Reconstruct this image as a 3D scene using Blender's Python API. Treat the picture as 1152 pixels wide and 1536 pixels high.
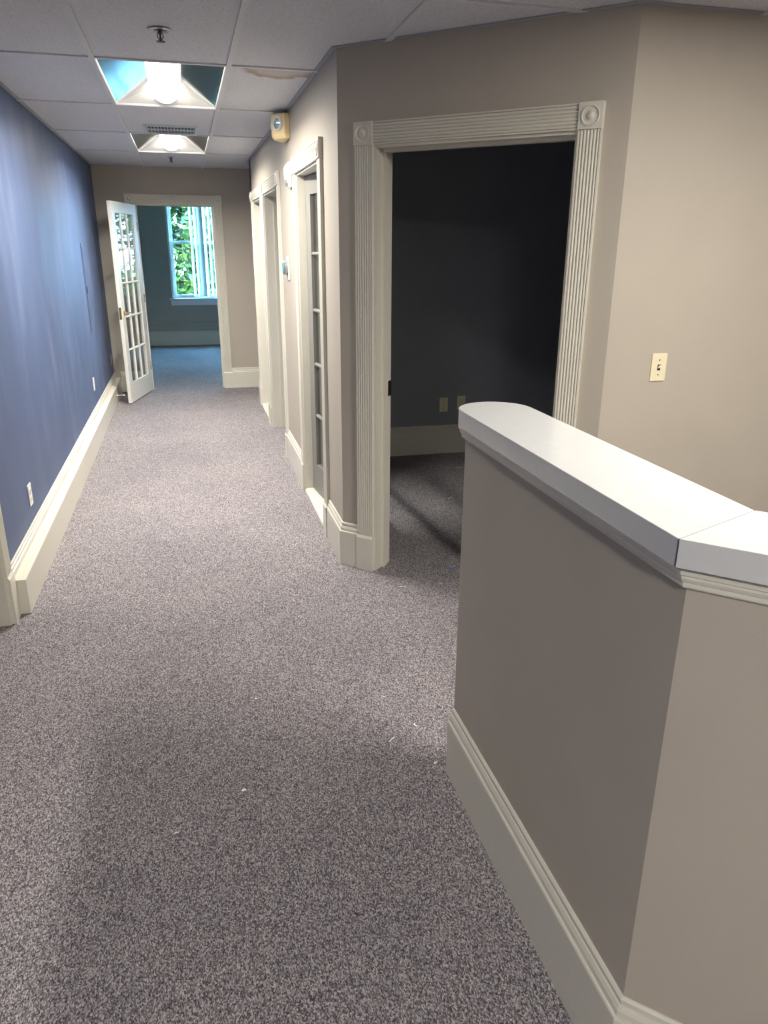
import bpy, bmesh, math, random
from mathutils import Vector, Matrix

random.seed(7)
for o in list(bpy.data.objects):
    bpy.data.objects.remove(o)
scene = bpy.context.scene
COL = scene.collection

# ------------------------------------------------------------------ camera
F_PX, YAW, PITCH, ROLL, CAM_H = 1115.55, 0.2516, 0.3413, 0.0053, 1.592
cam = bpy.data.cameras.new('camera')
cam.sensor_fit = 'VERTICAL'
cam.sensor_height = 36.0
cam.lens = F_PX / 1536.0 * 36.0
cam.clip_start = 0.02
cam_o = bpy.data.objects.new('camera', cam)
COL.objects.link(cam_o)
fw = Vector((math.sin(YAW) * math.cos(PITCH), math.cos(YAW) * math.cos(PITCH), -math.sin(PITCH)))
rt = Vector((math.cos(YAW), -math.sin(YAW), 0))
up = rt.cross(fw)
cr, sr = math.cos(ROLL), math.sin(ROLL)
rx, ux = cr * rt + sr * up, -sr * rt + cr * up
M3 = Matrix((rx, ux, -fw)).transposed()
cam_o.matrix_world = Matrix.Translation((0, 0, CAM_H)) @ M3.to_4x4()
scene.camera = cam_o

# ------------------------------------------------------------------ world, sun, exposure
world = bpy.data.worlds.new('world')
scene.world = world
world.use_nodes = True
bg = world.node_tree.nodes['Background']
bg.inputs['Color'].default_value = (0.26, 0.60, 1.0, 1)
bg.inputs['Strength'].default_value = 36.0
sun = bpy.data.lights.new('sun', 'SUN')
sun.energy = 30.0
sun.angle = 0.02
sun.color = (1.0, 0.95, 0.85)
sun_o = bpy.data.objects.new('sun_offscreen', sun)
COL.objects.link(sun_o)
sun_o.rotation_euler = (math.radians(42), 0, math.radians(-25))
sun_o.location = (0, 0, 12)
vs = scene.view_settings
vs.view_transform = 'Standard'
vs.look = 'None'
vs.gamma = 1.0
vs.use_curve_mapping = False
vs.exposure = 1.15
LAMP = 6.0                       # emission of the fluorescent lenses
LAMP_W = 34.0                    # lamp inside each fixture
LAMP_COL = (1.0, 0.945, 0.85)

# ------------------------------------------------------------------ main dimensions (metres)
H = 2.4025                       # ceiling
TOP = 2.58                       # underside of the slab over the ceiling
XL, XR = -0.8726, 0.705          # corridor walls
YE = 9.10                        # end wall
YF = 13.45                       # window wall of the far room
P1 = Vector((0.705, 3.607))      # pier corner
P2 = Vector((1.616, 2.7127))     # corner with the reception wall
YR = 2.7127
YCE = 8.20                       # where the right corridor wall ends
GX, GY = -0.0271, 4.0737         # ceiling grid origin
XW, XE, YS = -3.6, 4.6, -3.5     # outer shell
XFW = -1.85                      # outer face of the far room's west wall

# ------------------------------------------------------------------ materials
def new_mat(name):
    m = bpy.data.materials.new(name)
    m.use_nodes = True
    nt = m.node_tree
    return m, nt, nt.nodes['Principled BSDF']

def N(nt, kind, **kw):
    n = nt.nodes.new(kind)
    for k, v in kw.items():
        setattr(n, k, v)
    return n

def coords(nt, scale=(1, 1, 1)):
    g = N(nt, 'ShaderNodeNewGeometry')
    mp = N(nt, 'ShaderNodeMapping')
    mp.inputs['Scale'].default_value = scale
    nt.links.new(g.outputs['Position'], mp.inputs['Vector'])
    return mp.outputs['Vector']

def noise(nt, vec, scale, detail=2.0, rough=0.5):
    n = N(nt, 'ShaderNodeTexNoise')
    n.inputs['Scale'].default_value = scale
    n.inputs['Detail'].default_value = detail
    n.inputs['Roughness'].default_value = rough
    nt.links.new(vec, n.inputs['Vector'])
    return n.outputs['Fac']

def ramp(nt, fac, stops):
    r = N(nt, 'ShaderNodeValToRGB')
    el = r.color_ramp.elements
    while len(el) < len(stops):
        el.new(0.5)
    for e, (p, c) in zip(el, stops):
        e.position = p
        e.color = (c[0], c[1], c[2], 1)
    nt.links.new(fac, r.inputs['Fac'])
    return r.outputs['Color']

def bump(nt, bsdf, fac, strength, dist):
    b = N(nt, 'ShaderNodeBump')
    b.inputs['Strength'].default_value = strength
    b.inputs['Distance'].default_value = dist
    nt.links.new(fac, b.inputs['Height'])
    nt.links.new(b.outputs['Normal'], bsdf.inputs['Normal'])

def paint(name, col, rough=0.6, var=0.05, tex=90.0, bstr=0.08, scale=3.0):
    m, nt, b = new_mat(name)
    v = coords(nt)
    f = noise(nt, v, scale, 4)
    lo = tuple(c * (1 - var) for c in col)
    hi = tuple(min(1, c * (1 + var)) for c in col)
    c = ramp(nt, f, [(0.3, lo), (0.7, hi)])
    nt.links.new(c, b.inputs['Base Color'])
    b.inputs['Roughness'].default_value = rough
    bump(nt, b, noise(nt, v, tex, 3), bstr, 0.002)
    return m

def plain(name, col, rough=0.4, metal=0.0, emit=None, estr=0.0):
    m, nt, b = new_mat(name)
    v = coords(nt)
    f = noise(nt, v, 40, 2)
    c = ramp(nt, f, [(0.3, tuple(x * 0.97 for x in col)), (0.7, col)])
    nt.links.new(c, b.inputs['Base Color'])
    b.inputs['Roughness'].default_value = rough
    b.inputs['Metallic'].default_value = metal
    if emit:
        b.inputs['Emission Color'].default_value = (*emit, 1)
        b.inputs['Emission Strength'].default_value = estr
    return m

M = {}
M['taupe'] = paint('taupe_wall_paint', (0.43, 0.388, 0.33), 0.62, 0.03)
M['trim'] = plain('cream_trim_paint', (0.66, 0.635, 0.555), 0.35)
M['door'] = plain('white_door_paint', (0.78, 0.77, 0.71), 0.3)
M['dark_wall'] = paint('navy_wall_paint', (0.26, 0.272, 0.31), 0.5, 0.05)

# blue corridor paint with roller streaks and scrubbed patches
m, nt, b = new_mat('blue_wall_paint')
v1 = coords(nt, (1.5, 1.5, 0.45))
v2 = coords(nt, (4.5, 4.5, 1.2))
n1 = noise(nt, v1, 1.6, 4)
n2 = noise(nt, v2, 1.3, 3)
mx = N(nt, 'ShaderNodeMath', operation='MULTIPLY')
nt.links.new(n1, mx.inputs[0]); nt.links.new(n2, mx.inputs[1])
c = ramp(nt, mx.outputs[0], [(0.14, (0.066, 0.098, 0.200)), (0.27, (0.074, 0.108, 0.215)), (0.38, (0.108, 0.145, 0.265))])
nt.links.new(c, b.inputs['Base Color'])
r_ = N(nt, 'ShaderNodeMapRange')
r_.inputs['From Min'].default_value = 0.3; r_.inputs['From Max'].default_value = 0.7
r_.inputs['To Min'].default_value = 0.45; r_.inputs['To Max'].default_value = 0.60
nt.links.new(n1, r_.inputs['Value'])
nt.links.new(r_.outputs[0], b.inputs['Roughness'])
bump(nt, b, noise(nt, coords(nt), 90, 3), 0.08, 0.002)
M['blue'] = m

# speckled carpet
m, nt, b = new_mat('speckled_carpet')
v = coords(nt, (1.0, 0.55, 1.0))
vo = N(nt, 'ShaderNodeTexVoronoi')
vo.inputs['Scale'].default_value = 400.0
nt.links.new(v, vo.inputs['Vector'])
sep = N(nt, 'ShaderNodeSeparateColor')
nt.links.new(vo.outputs['Color'], sep.inputs['Color'])
c1 = ramp(nt, sep.outputs['Red'], [(0.0, (0.055, 0.049, 0.062)), (0.35, (0.165, 0.152, 0.168)), (0.62, (0.262, 0.242, 0.254)), (1.0, (0.53, 0.495, 0.485))])
big = noise(nt, coords(nt), 1.4, 3)
c2 = ramp(nt, big, [(0.3, (0.90, 0.89, 0.91)), (0.7, (1.08, 1.06, 1.05))])
mc = N(nt, 'ShaderNodeMix', data_type='RGBA', blend_type='MULTIPLY')
mc.inputs['Factor'].default_value = 1.0
nt.links.new(c1, mc.inputs['A']); nt.links.new(c2, mc.inputs['B'])
nt.links.new(mc.outputs['Result'], b.inputs['Base Color'])
b.inputs['Roughness'].default_value = 0.95
b.inputs['Specular IOR Level'].default_value = 0.1
bump(nt, b, sep.outputs['Green'], 0.5, 0.004)
M['carpet'] = m

# mineral-fibre ceiling tile
def tile_mat(name, stain):
    m, nt, b = new_mat(name)
    v = coords(nt)
    f = noise(nt, v, 210, 3, 0.7)
    c = ramp(nt, f, [(0.36, (0.40, 0.405, 0.425)), (0.46, (0.63, 0.635, 0.665)), (0.7, (0.69, 0.695, 0.73))])
    if stain:
        # brown water mark along the edge of the tile
        mp = N(nt, 'ShaderNodeMapping')
        mp.inputs['Location'].default_value = (-0.545 * 4.6, -4.07 * 4.0, 0)
        mp.inputs['Scale'].default_value = (4.6, 4.0, 0)
        g = N(nt, 'ShaderNodeNewGeometry')
        nt.links.new(g.outputs['Position'], mp.inputs['Vector'])
        ln = N(nt, 'ShaderNodeVectorMath', operation='LENGTH')
        nt.links.new(mp.outputs['Vector'], ln.inputs[0])
        wob = noise(nt, v, 14, 3)
        ad = N(nt, 'ShaderNodeMath', operation='MULTIPLY_ADD')
        ad.inputs[1].default_value = 0.55
        nt.links.new(wob, ad.inputs[0]); nt.links.new(ln.outputs['Value'], ad.inputs[2])
        rr = N(nt, 'ShaderNodeValToRGB')
        el = rr.color_ramp.elements
        st = [(0.0, 0.6), (0.25, 0.35), (0.55, 0.3), (0.72, 0.75), (0.80, 0.0)]
        while len(el) < len(st): el.new(0.5)
        for e, (p, q) in zip(el, st):
            e.position = p; e.color = (q, q, q, 1)
        sc = N(nt, 'ShaderNodeMath', operation='MULTIPLY'); sc.inputs[1].default_value = 0.62
        nt.links.new(ad.outputs[0], sc.inputs[0]); nt.links.new(sc.outputs[0], rr.inputs['Fac'])
        mm = N(nt, 'ShaderNodeMix', data_type='RGBA')
        nt.links.new(rr.outputs['Color'], mm.inputs['Factor'])
        nt.links.new(c, mm.inputs['A']); mm.inputs['B'].default_value = (0.30, 0.20, 0.10, 1)
        c = mm.outputs['Result']
    nt.links.new(c, b.inputs['Base Color'])
    b.inputs['Roughness'].default_value = 0.9
    bump(nt, b, f, 0.5, 0.003)
    return m
M['tile'] = tile_mat('ceiling_tile_fibre', False)
M['tile_stained'] = tile_mat('ceiling_tile_fibre_stained', True)
M['tee'] = plain('ceiling_grid_metal', (0.62, 0.62, 0.64), 0.5)
M['vent_paint'] = plain('vent_enamel', (0.60, 0.64, 0.66), 0.4)
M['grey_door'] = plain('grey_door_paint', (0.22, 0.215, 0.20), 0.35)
M['angle'] = plain('ceiling_angle_metal', (0.34, 0.35, 0.38), 0.45)
M['slab'] = plain('concrete_slab', (0.3, 0.3, 0.3), 0.9)
M['laminate'] = plain('white_laminate', (0.60, 0.605, 0.61), 0.16)
M['joint'] = plain('laminate_joint', (0.46, 0.46, 0.46), 0.5)
M['seam'] = plain('dark_seam', (0.05, 0.05, 0.055), 0.6)
M['counter_paint'] = paint('counter_wall_paint', (0.43, 0.388, 0.33), 0.62, 0.03, 260.0, 0.15)
M['ivory'] = plain('ivory_plastic', (0.78, 0.70, 0.50), 0.35)
M['white_plastic'] = plain('white_plastic', (0.82, 0.81, 0.77), 0.35)
M['taupe_plastic'] = plain('taupe_painted_plastic', (0.40, 0.355, 0.30), 0.45)
M['slot'] = plain('dark_slot', (0.03, 0.028, 0.025), 0.5)
M['yellow_plastic'] = plain('aged_yellow_plastic', (0.88, 0.70, 0.37), 0.4)
M['lamp_glass'] = plain('lamp_reflector_glass', (0.55, 0.72, 0.70), 0.12, 0.7)
M['brass'] = plain('brass', (0.75, 0.55, 0.22), 0.22, 1.0)
M['black'] = plain('black_metal', (0.012, 0.012, 0.012), 0.4, 0.3)
M['steel'] = plain('grey_steel', (0.42, 0.43, 0.45), 0.3, 0.9)
M['dark_steel'] = plain('dark_bronze_steel', (0.09, 0.095, 0.11), 0.35, 0.8)
M['mirror'] = plain('specular_aluminium', (0.78, 0.79, 0.80), 0.10, 1.0)
M['white_enamel'] = plain('white_enamel', (0.85, 0.84, 0.80), 0.4)
M['lens'] = plain('fluorescent_lens', (0.9, 0.9, 0.9), 0.5, 0.0, LAMP_COL, LAMP)
M['cyan_lit_face'] = plain('glass_thermostat_face', (0.10, 0.42, 0.48), 0.06, 0.2)  # cyan light on the dial face put into its base colour
M['vinyl'] = plain('white_vinyl_slat', (0.70, 0.74, 0.76), 0.45)
M['window_paint'] = plain('white_window_paint', (0.80, 0.82, 0.82), 0.35)
M['paper'] = plain('white_scrap', (0.85, 0.85, 0.82), 0.5)
M['mint'] = plain('pale_green_scrap', (0.62, 0.78, 0.70), 0.5)
M['blue_scrap'] = plain('blue_scrap', (0.03, 0.18, 0.62), 0.4)
M['bark'] = paint('bark', (0.10, 0.075, 0.05), 0.9, 0.3, 20, 0.5, 6)
M['grass'] = paint('lawn', (0.06, 0.14, 0.03), 0.9, 0.3, 30, 0.3, 2)

m, nt, b = new_mat('leaf')
v = coords(nt)
c = ramp(nt, noise(nt, v, 2.5, 4), [(0.3, (0.006, 0.020, 0.003)), (0.5, (0.018, 0.050, 0.006)), (0.7, (0.050, 0.090, 0.012))])
nt.links.new(c, b.inputs['Base Color'])
b.inputs['Roughness'].default_value = 0.5
tr = N(nt, 'ShaderNodeBsdfTranslucent'); nt.links.new(c, tr.inputs['Color'])
ms = N(nt, 'ShaderNodeMixShader'); ms.inputs[0].default_value = 0.35
out = nt.nodes['Material Output']
nt.links.new(b.outputs[0], ms.inputs[1]); nt.links.new(tr.outputs[0], ms.inputs[2])
nt.links.new(ms.outputs[0], out.inputs['Surface'])
M['leaf'] = m

def glass_mat(name, tint):
    m = bpy.data.materials.new(name); m.use_nodes = True
    nt = m.node_tree; nt.nodes.clear()
    out = N(nt, 'ShaderNodeOutputMaterial')
    t = N(nt, 'ShaderNodeBsdfTransparent'); t.inputs['Color'].default_value = (*tint, 1)
    g = N(nt, 'ShaderNodeBsdfGlossy'); g.inputs['Roughness'].default_value = 0.02
    f = N(nt, 'ShaderNodeFresnel')
    geo = N(nt, 'ShaderNodeNewGeometry'); ior = N(nt, 'ShaderNodeMapRange')   # same index on both faces of the thin pane
    ior.inputs['To Min'].default_value = 1.35; ior.inputs['To Max'].default_value = 1 / 1.35
    nt.links.new(geo.outputs['Backfacing'], ior.inputs['Value']); nt.links.new(ior.outputs[0], f.inputs['IOR'])
    x = N(nt, 'ShaderNodeMixShader')
    nt.links.new(f.outputs[0], x.inputs[0]); nt.links.new(t.outputs[0], x.inputs[1]); nt.links.new(g.outputs[0], x.inputs[2])
    nt.links.new(x.outputs[0], out.inputs['Surface'])
    return m
M['glass'] = glass_mat('clear_pane', (0.93, 0.95, 0.95))

# ------------------------------------------------------------------ builders
class Frame:
    """local (s, d, z): s along the wall, d out of its face, z up"""
    def __init__(self, o, t, n):
        self.o = Vector((o[0], o[1])); self.t = Vector(t).normalized(); self.n = Vector(n).normalized()
    def __call__(self, s, d, z):
        p = self.o + self.t * s + self.n * d
        return Vector((p.x, p.y, z))
WORLD = Frame((0, 0), (1, 0), (0, 1))

class MB:
    def __init__(self, fr=WORLD):
        self.v, self.f, self.fr = [], [], fr
    def add(self, verts, faces):
        k = len(self.v)
        self.v += [Vector(p) for p in verts]
        self.f += [[i + k for i in f] for f in faces]
        return self
    def box(self, s0, s1, d0, d1, z0, z1):
        P = self.fr
        v = [P(s, d, z) for z in (z0, z1) for d in (d0, d1) for s in (s0, s1)]
        return self.add(v, [(0, 1, 3, 2), (4, 5, 7, 6), (0, 1, 5, 4), (2, 3, 7, 6), (0, 2, 6, 4), (1, 3, 7, 5)])
    def prism_z(self, pts, z0, z1):          # pts: (s, d)
        P = self.fr; n = len(pts)
        v = [P(s, d, z0) for s, d in pts] + [P(s, d, z1) for s, d in pts]
        f = [list(range(n)), list(range(n, 2 * n))] + [(i, (i + 1) % n, n + (i + 1) % n, n + i) for i in range(n)]
        return self.add(v, f)
    def prism_s(self, pts, s0, s1):          # pts: (d, z)
        P = self.fr; n = len(pts)
        v = [P(s0, d, z) for d, z in pts] + [P(s1, d, z) for d, z in pts]
        f = [list(range(n)), list(range(n, 2 * n))] + [(i, (i + 1) % n, n + (i + 1) % n, n + i) for i in range(n)]
        return self.add(v, f)
    def prism_d(self, pts, d0, d1):          # pts: (s, z)
        P = self.fr; n = len(pts)
        v = [P(s, d0, z) for s, z in pts] + [P(s, d1, z) for s, z in pts]
        f = [list(range(n)), list(range(n, 2 * n))] + [(i, (i + 1) % n, n + (i + 1) % n, n + i) for i in range(n)]
        return self.add(v, f)
    def lathe_d(self, s, z, prof, n=20):     # prof: (r, d) about an axis along d
        P = self.fr; v = []; f = []
        for r, d in prof:
            for k in range(n):
                a = 2 * math.pi * k / n
                v.append(P(s + r * math.cos(a), d, z + r * math.sin(a)))
        for i in range(len(prof) - 1):
            for k in range(n):
                f.append((i * n + k, i * n + (k + 1) % n, (i + 1) * n + (k + 1) % n, (i + 1) * n + k))
        f.append(list(range(n))); f.append([(len(prof) - 1) * n + k for k in range(n)])
        return self.add(v, f)
    def lathe_z(self, s, d, prof, n=20):     # prof: (r, z)
        P = self.fr; v = []; f = []
        for r, z in prof:
            for k in range(n):
                a = 2 * math.pi * k / n
                v.append(P(s + r * math.cos(a), d + r * math.sin(a), z))
        for i in range(len(prof) - 1):
            for k in range(n):
                f.append((i * n + k, i * n + (k + 1) % n, (i + 1) * n + (k + 1) % n, (i + 1) * n + k))
        f.append(list(range(n))); f.append([(len(prof) - 1) * n + k for k in range(n)])
        return self.add(v, f)
    def tube(self, pts, r, n=8):
        v = []; f = []; pts = [Vector(p) for p in pts]
        for i, p in enumerate(pts):
            t = (pts[min(i + 1, len(pts) - 1)] - pts[max(i - 1, 0)]).normalized()
            a = t.orthogonal().normalized(); c = t.cross(a)
            rr = r[i] if isinstance(r, (list, tuple)) else r
            for k in range(n):
                g = 2 * math.pi * k / n
                v.append(p + a * rr * math.cos(g) + c * rr * math.sin(g))
        for i in range(len(pts) - 1):
            for k in range(n):
                f.append((i * n + k, i * n + (k + 1) % n, (i + 1) * n + (k + 1) % n, (i + 1) * n + k))
        f.append(list(range(n))); f.append([(len(pts) - 1) * n + k for k in range(n)])
        return self.add(v, f)
    def build(self, name, mat, parent=None, bevel=0.0, smooth=False, fix=True):
        lo = Vector([min(p[i] for p in self.v) for i in range(3)])
        hi = Vector([max(p[i] for p in self.v) for i in range(3)])
        base = Vector(((lo.x + hi.x) / 2, (lo.y + hi.y) / 2, lo.z))
        me = bpy.data.meshes.new(name)
        me.from_pydata([p - base for p in self.v], [], self.f)
        if fix:
            bm = bmesh.new(); bm.from_mesh(me)
            bmesh.ops.recalc_face_normals(bm, faces=bm.faces)
            bm.to_mesh(me); bm.free()
        me.materials.append(M[mat])
        o = bpy.data.objects.new(name, me)
        COL.objects.link(o)
        if parent:
            o.parent = parent
            w = Vector((0, 0, 0)); q = parent
            while q:
                w += q.location; q = q.parent
            o.location = base - w
        else:
            o.location = base
        if smooth:
            for p in me.polygons: p.use_smooth = True
            md = o.modifiers.new('edges', 'EDGE_SPLIT'); md.split_angle = math.radians(35)
        if bevel:
            md = o.modifiers.new('bevel', 'BEVEL'); md.width = bevel; md.segments = 2; md.limit_method = 'ANGLE'
        return o

def empty(name, loc):
    o = bpy.data.objects.new(name, None)
    o.empty_display_size = 0.1
    o.location = loc
    COL.objects.link(o)
    return o

def struct(o):
    o['kind'] = 'structure'
    return o

def tag(o, label, cat, group=None):
    o['label'] = label; o['category'] = cat
    if group: o['group'] = group
    return o

def sweep(path, prof, side):
    """mitred extrusion of prof [(d, z)] along an open 2D path; side +1 = left of travel"""
    path = [Vector(p) for p in path]
    nrm = []
    for i in range(len(path) - 1):
        t = (path[i + 1] - path[i]).normalized()
        nrm.append(Vector((-t.y, t.x)) * side)
    mb = MB(); n = len(prof); v = []; f = []
    for i, p in enumerate(path):
        if i == 0: off = nrm[0]
        elif i == len(path) - 1: off = nrm[-1]
        else:
            b_ = (nrm[i - 1] + nrm[i]).normalized()
            off = b_ / b_.dot(nrm[i])
        for d, z in prof:
            q = p + off * d
            v.append((q.x, q.y, z))
    for i in range(len(path) - 1):
        for k in range(n):
            f.append((i * n + k, i * n + (k + 1) % n, (i + 1) * n + (k + 1) % n, (i + 1) * n + k))
    f.append(list(range(n))); f.append([(len(path) - 1) * n + k for k in range(n)])
    return mb.add(v, f)

def wall(name, fr, s0, s1, openings, mat, thick=0.12, top=TOP):
    """wall with its face at d=0 and its body behind; openings (s0, s1, z0, z1)"""
    mb = MB(fr); cur = s0
    for a, b_, z0, z1 in sorted(openings):
        if a > cur: mb.box(cur, a, -thick, 0, 0, top)
        if z0 > 0: mb.box(a, b_, -thick, 0, 0, z0)
        mb.box(a, b_, -thick, 0, z1, top)
        cur = b_
    if s1 > cur: mb.box(cur, s1, -thick, 0, 0, top)
    return struct(mb.build(name, mat))

# ------------------------------------------------------------------ floor, slab, walls
mb = MB(); mb.box(XW, XE, YS, YE + 0.12, -0.12, 0); mb.box(XFW, XE, YE + 0.12, YF + 0.2, -0.12, 0); struct(mb.build('floor', 'carpet'))
ceil = MB(); ceil.box(XW, XE, YS, YE + 0.12, TOP, TOP + 0.15); ceil.box(XFW, XE, YE + 0.12, YF + 0.2, TOP, TOP + 0.15); ceil = struct(ceil.build('ceiling', 'slab'))

FR_R = Frame((XR, 0), (0, 1), (-1, 0))                 # right corridor wall, s = y
FR_L = Frame((XL, 0), (0, 1), (1, 0))                  # left corridor wall, s = y
T45 = (P2 - P1).normalized()
N45 = Vector((T45.y, -T45.x))
FR_45 = Frame(P1, T45, N45)                            # angled wall
L45 = (P2 - P1).length
FR_E = Frame((0, YE), (1, 0), (0, -1))                 # end wall, s = x
FR_F = Frame((0, YF), (1, 0), (0, -1))                 # window wall, s = x
FR_B = Frame((0, YR), (1, 0), (0, -1))                 # reception wall

HO = 2.012                                             # opening height
A0, A1 = 4.08, 4.90
B0, B1 = 5.86, 6.88
C0, C1 = 7.13, 7.96
D0, D1 = 0.19, 1.09                                    # opening in the angled wall
E0, E1 = -0.478, 0.366                                 # opening in the end wall
HE = 2.035
LO0, LO1 = 2.36, 3.28                                  # cased opening in the blue wall

wall('wall_left', FR_L, YS, YE + 0.12, [(LO0, LO1, 0, HO)], 'blue')
# right wall: stops at the pier on one side and at the alcove on the other
mb = MB(FR_R)
for a, b_, z0 in ((3.66, A0, 0), (A0, A1, HO), (A1, B0, 0), (B0, B1, HO), (B1, C0, 0), (C0, C1, HO), (C1, YCE, 0)):
    mb.box(a, b_, -0.12, 0, z0, TOP)
mb.prism_z([(3.607, 0), (3.66, 0), (3.66, -0.12)], 0, TOP)
struct(mb.build('wall_right', 'taupe'))
mb = MB(FR_45)
mb.box(0.0, D0, -0.12, 0, 0, TOP); mb.box(D0, D1, -0.12, 0, HO, TOP); mb.box(D1, L45, -0.12, 0, 0, TOP)
struct(mb.build('wall_angled', 'taupe'))
wall('wall_reception', FR_B, P2.x, XE, [], 'taupe')
wall('wall_end', FR_E, XL, XE, [(E0, E1, 0, HE)], 'taupe')
struct(MB().box(XW, XL, YE, YE + 0.12, 0, TOP).build('wall_end_side', 'taupe'))
struct(MB().box(XR, 1.498, YCE - 0.12, YCE, 0, TOP).build('wall_alcove_back', 'taupe'))
struct(MB().box(1.498, 1.618, YCE, YE, 0, TOP).build('wall_alcove_side', 'taupe'))
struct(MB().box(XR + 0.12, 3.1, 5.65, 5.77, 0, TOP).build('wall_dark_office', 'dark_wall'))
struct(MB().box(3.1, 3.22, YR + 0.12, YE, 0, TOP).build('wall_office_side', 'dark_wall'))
struct(MB().box(XR + 0.12, 3.1, 6.98, 7.06, 0, TOP).build('wall_office_partition', 'taupe'))
# outer shell
struct(MB().box(XW - 0.12, XW, YS - 0.12, YE + 0.12, 0, TOP).build('wall_west', 'taupe'))
struct(MB().box(XE, XE + 0.12, YS - 0.12, YF + 0.2, 0, TOP).build('wall_east', 'taupe'))
struct(MB().box(XW, XE, YS - 0.12, YS, 0, TOP).build('wall_south', 'taupe'))
WZ0, WZ1 = 0.775, 2.36
WIN = [(-0.235, 0.80), (1.62, 2.66)]
FR_FW = Frame((XFW + 0.2, 0), (0, 1), (1, 0))          # west wall of the far room
wall('wall_far_room_west', FR_FW, YE + 0.12, YF, [], 'taupe', 0.2)
wall('wall_north', FR_F, XFW, XE, [(a, b_, WZ0, WZ1) for a, b_ in WIN], 'taupe', 0.2)

# ------------------------------------------------------------------ suspended ceiling
def in_solid(x, y):
    q = Vector((x, y)) - P1
    return x > XR and YR < y < YCE and q.dot(N45) < 0
def clipped(x0, x1, y0, y1, z0, z1):
    """rectangle in plan minus the wall block, extruded from z0 up to z1"""
    x0 = max(x0, XL); y0 = max(y0, YS); y1 = min(y1, YE); x1 = min(x1, XE)
    if x1 - x0 < 1e-4 or y1 - y0 < 1e-4: return None
    bm = bmesh.new()
    bm.faces.new([bm.verts.new(p) for p in ((x0, y0, z0), (x1, y0, z0), (x1, y1, z0), (x0, y1, z0))])
    for co, no in (((XR, 0, 0), (1, 0, 0)), ((0, YR, 0), (0, 1, 0)), ((0, YCE, 0), (0, 1, 0)), ((P1.x, P1.y, 0), (N45.x, N45.y, 0))):
        bmesh.ops.bisect_plane(bm, geom=bm.verts[:] + bm.edges[:] + bm.faces[:], plane_co=co, plane_no=no, dist=1e-5)
    kill = [f for f in bm.faces if in_solid(*f.calc_center_median()[:2])]
    bmesh.ops.delete(bm, geom=kill, context='FACES')
    if not bm.faces:
        bm.free(); return None
    bmesh.ops.dissolve_limit(bm, angle_limit=0.01, verts=bm.verts[:], edges=bm.edges[:])
    r = bmesh.ops.extrude_face_region(bm, geom=bm.faces[:])
    for v in r['geom']:
        if isinstance(v, bmesh.types.BMVert): v.co.z = z1
    bm.verts.index_update()
    mb = MB(); mb.add([v.co.copy() for v in bm.verts], [[v.index for v in f.verts] for f in bm.faces])
    bm.free()
    return mb

LIGHTS = [(0, 0), (0, 2), (3, -3), (0, -5)]
rows = range(-7, 5)
for c_ in range(-2, 8):
    for r_i in rows:
        y0 = GY + r_i * 1.22
        if y0 >= YE or y0 + 1.22 <= YS: continue
        if y0 > YR and c_ > 2: continue
        if (c_, r_i) in LIGHTS: continue
        x0 = GX + (c_ - 0.5) * 0.61
        x1_ = x0 + 0.61
        if y0 + 1.22 > YCE: x1_ = min(x1_, 1.498)
        mb = clipped(x0 + 0.002, x1_ - 0.002, y0 + 0.002, y0 + 1.218, H, H + 0.016)
        if mb:
            mb.build('ceiling_tile', 'tile_stained' if (c_, r_i) == (1, 0) else 'tile', ceil)
for c_ in range(-1, 9):
    x = GX + (c_ - 0.5) * 0.61
    mb = clipped(x - 0.012, x + 0.012, YS, YE if x < 1.4 else YR, H - 0.008, H)
    if mb: mb.build('ceiling_main_tee', 'tee', ceil)
for c_ in range(-2, 8):
    x0 = GX + (c_ - 0.5) * 0.61
    for r_i in range(-7, 6):
        y = GY + r_i * 1.22
        if y >= YE or y <= YS or (y > YR and c_ > 2): continue
        mb = clipped(x0 + 0.012, x0 + 0.598, y - 0.012, y + 0.012, H - 0.007, H)
        if mb: mb.build('ceiling_cross_tee', 'tee', ceil)
ang = [(0, H - 0.006), (0.022, H - 0.006), (0.022, H - 0.001), (0.004, H - 0.001), (0.004, H + 0.02), (0, H + 0.02)]
sweep([(XL, YS + 0.02), (XL, YE), (0.9, YE)], ang, -1).build('ceiling_wall_angle', 'angle', ceil)
sweep([(XE - 0.02, YR), P2, P1, (XR, YCE), (1.49, YCE)], ang, 1).build('ceiling_wall_angle', 'angle', ceil)

struct(MB().box(XW, XL - 0.12, YS, YE, H + 0.136, H + 0.15).build('ceiling_side_room', 'tile'))

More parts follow.
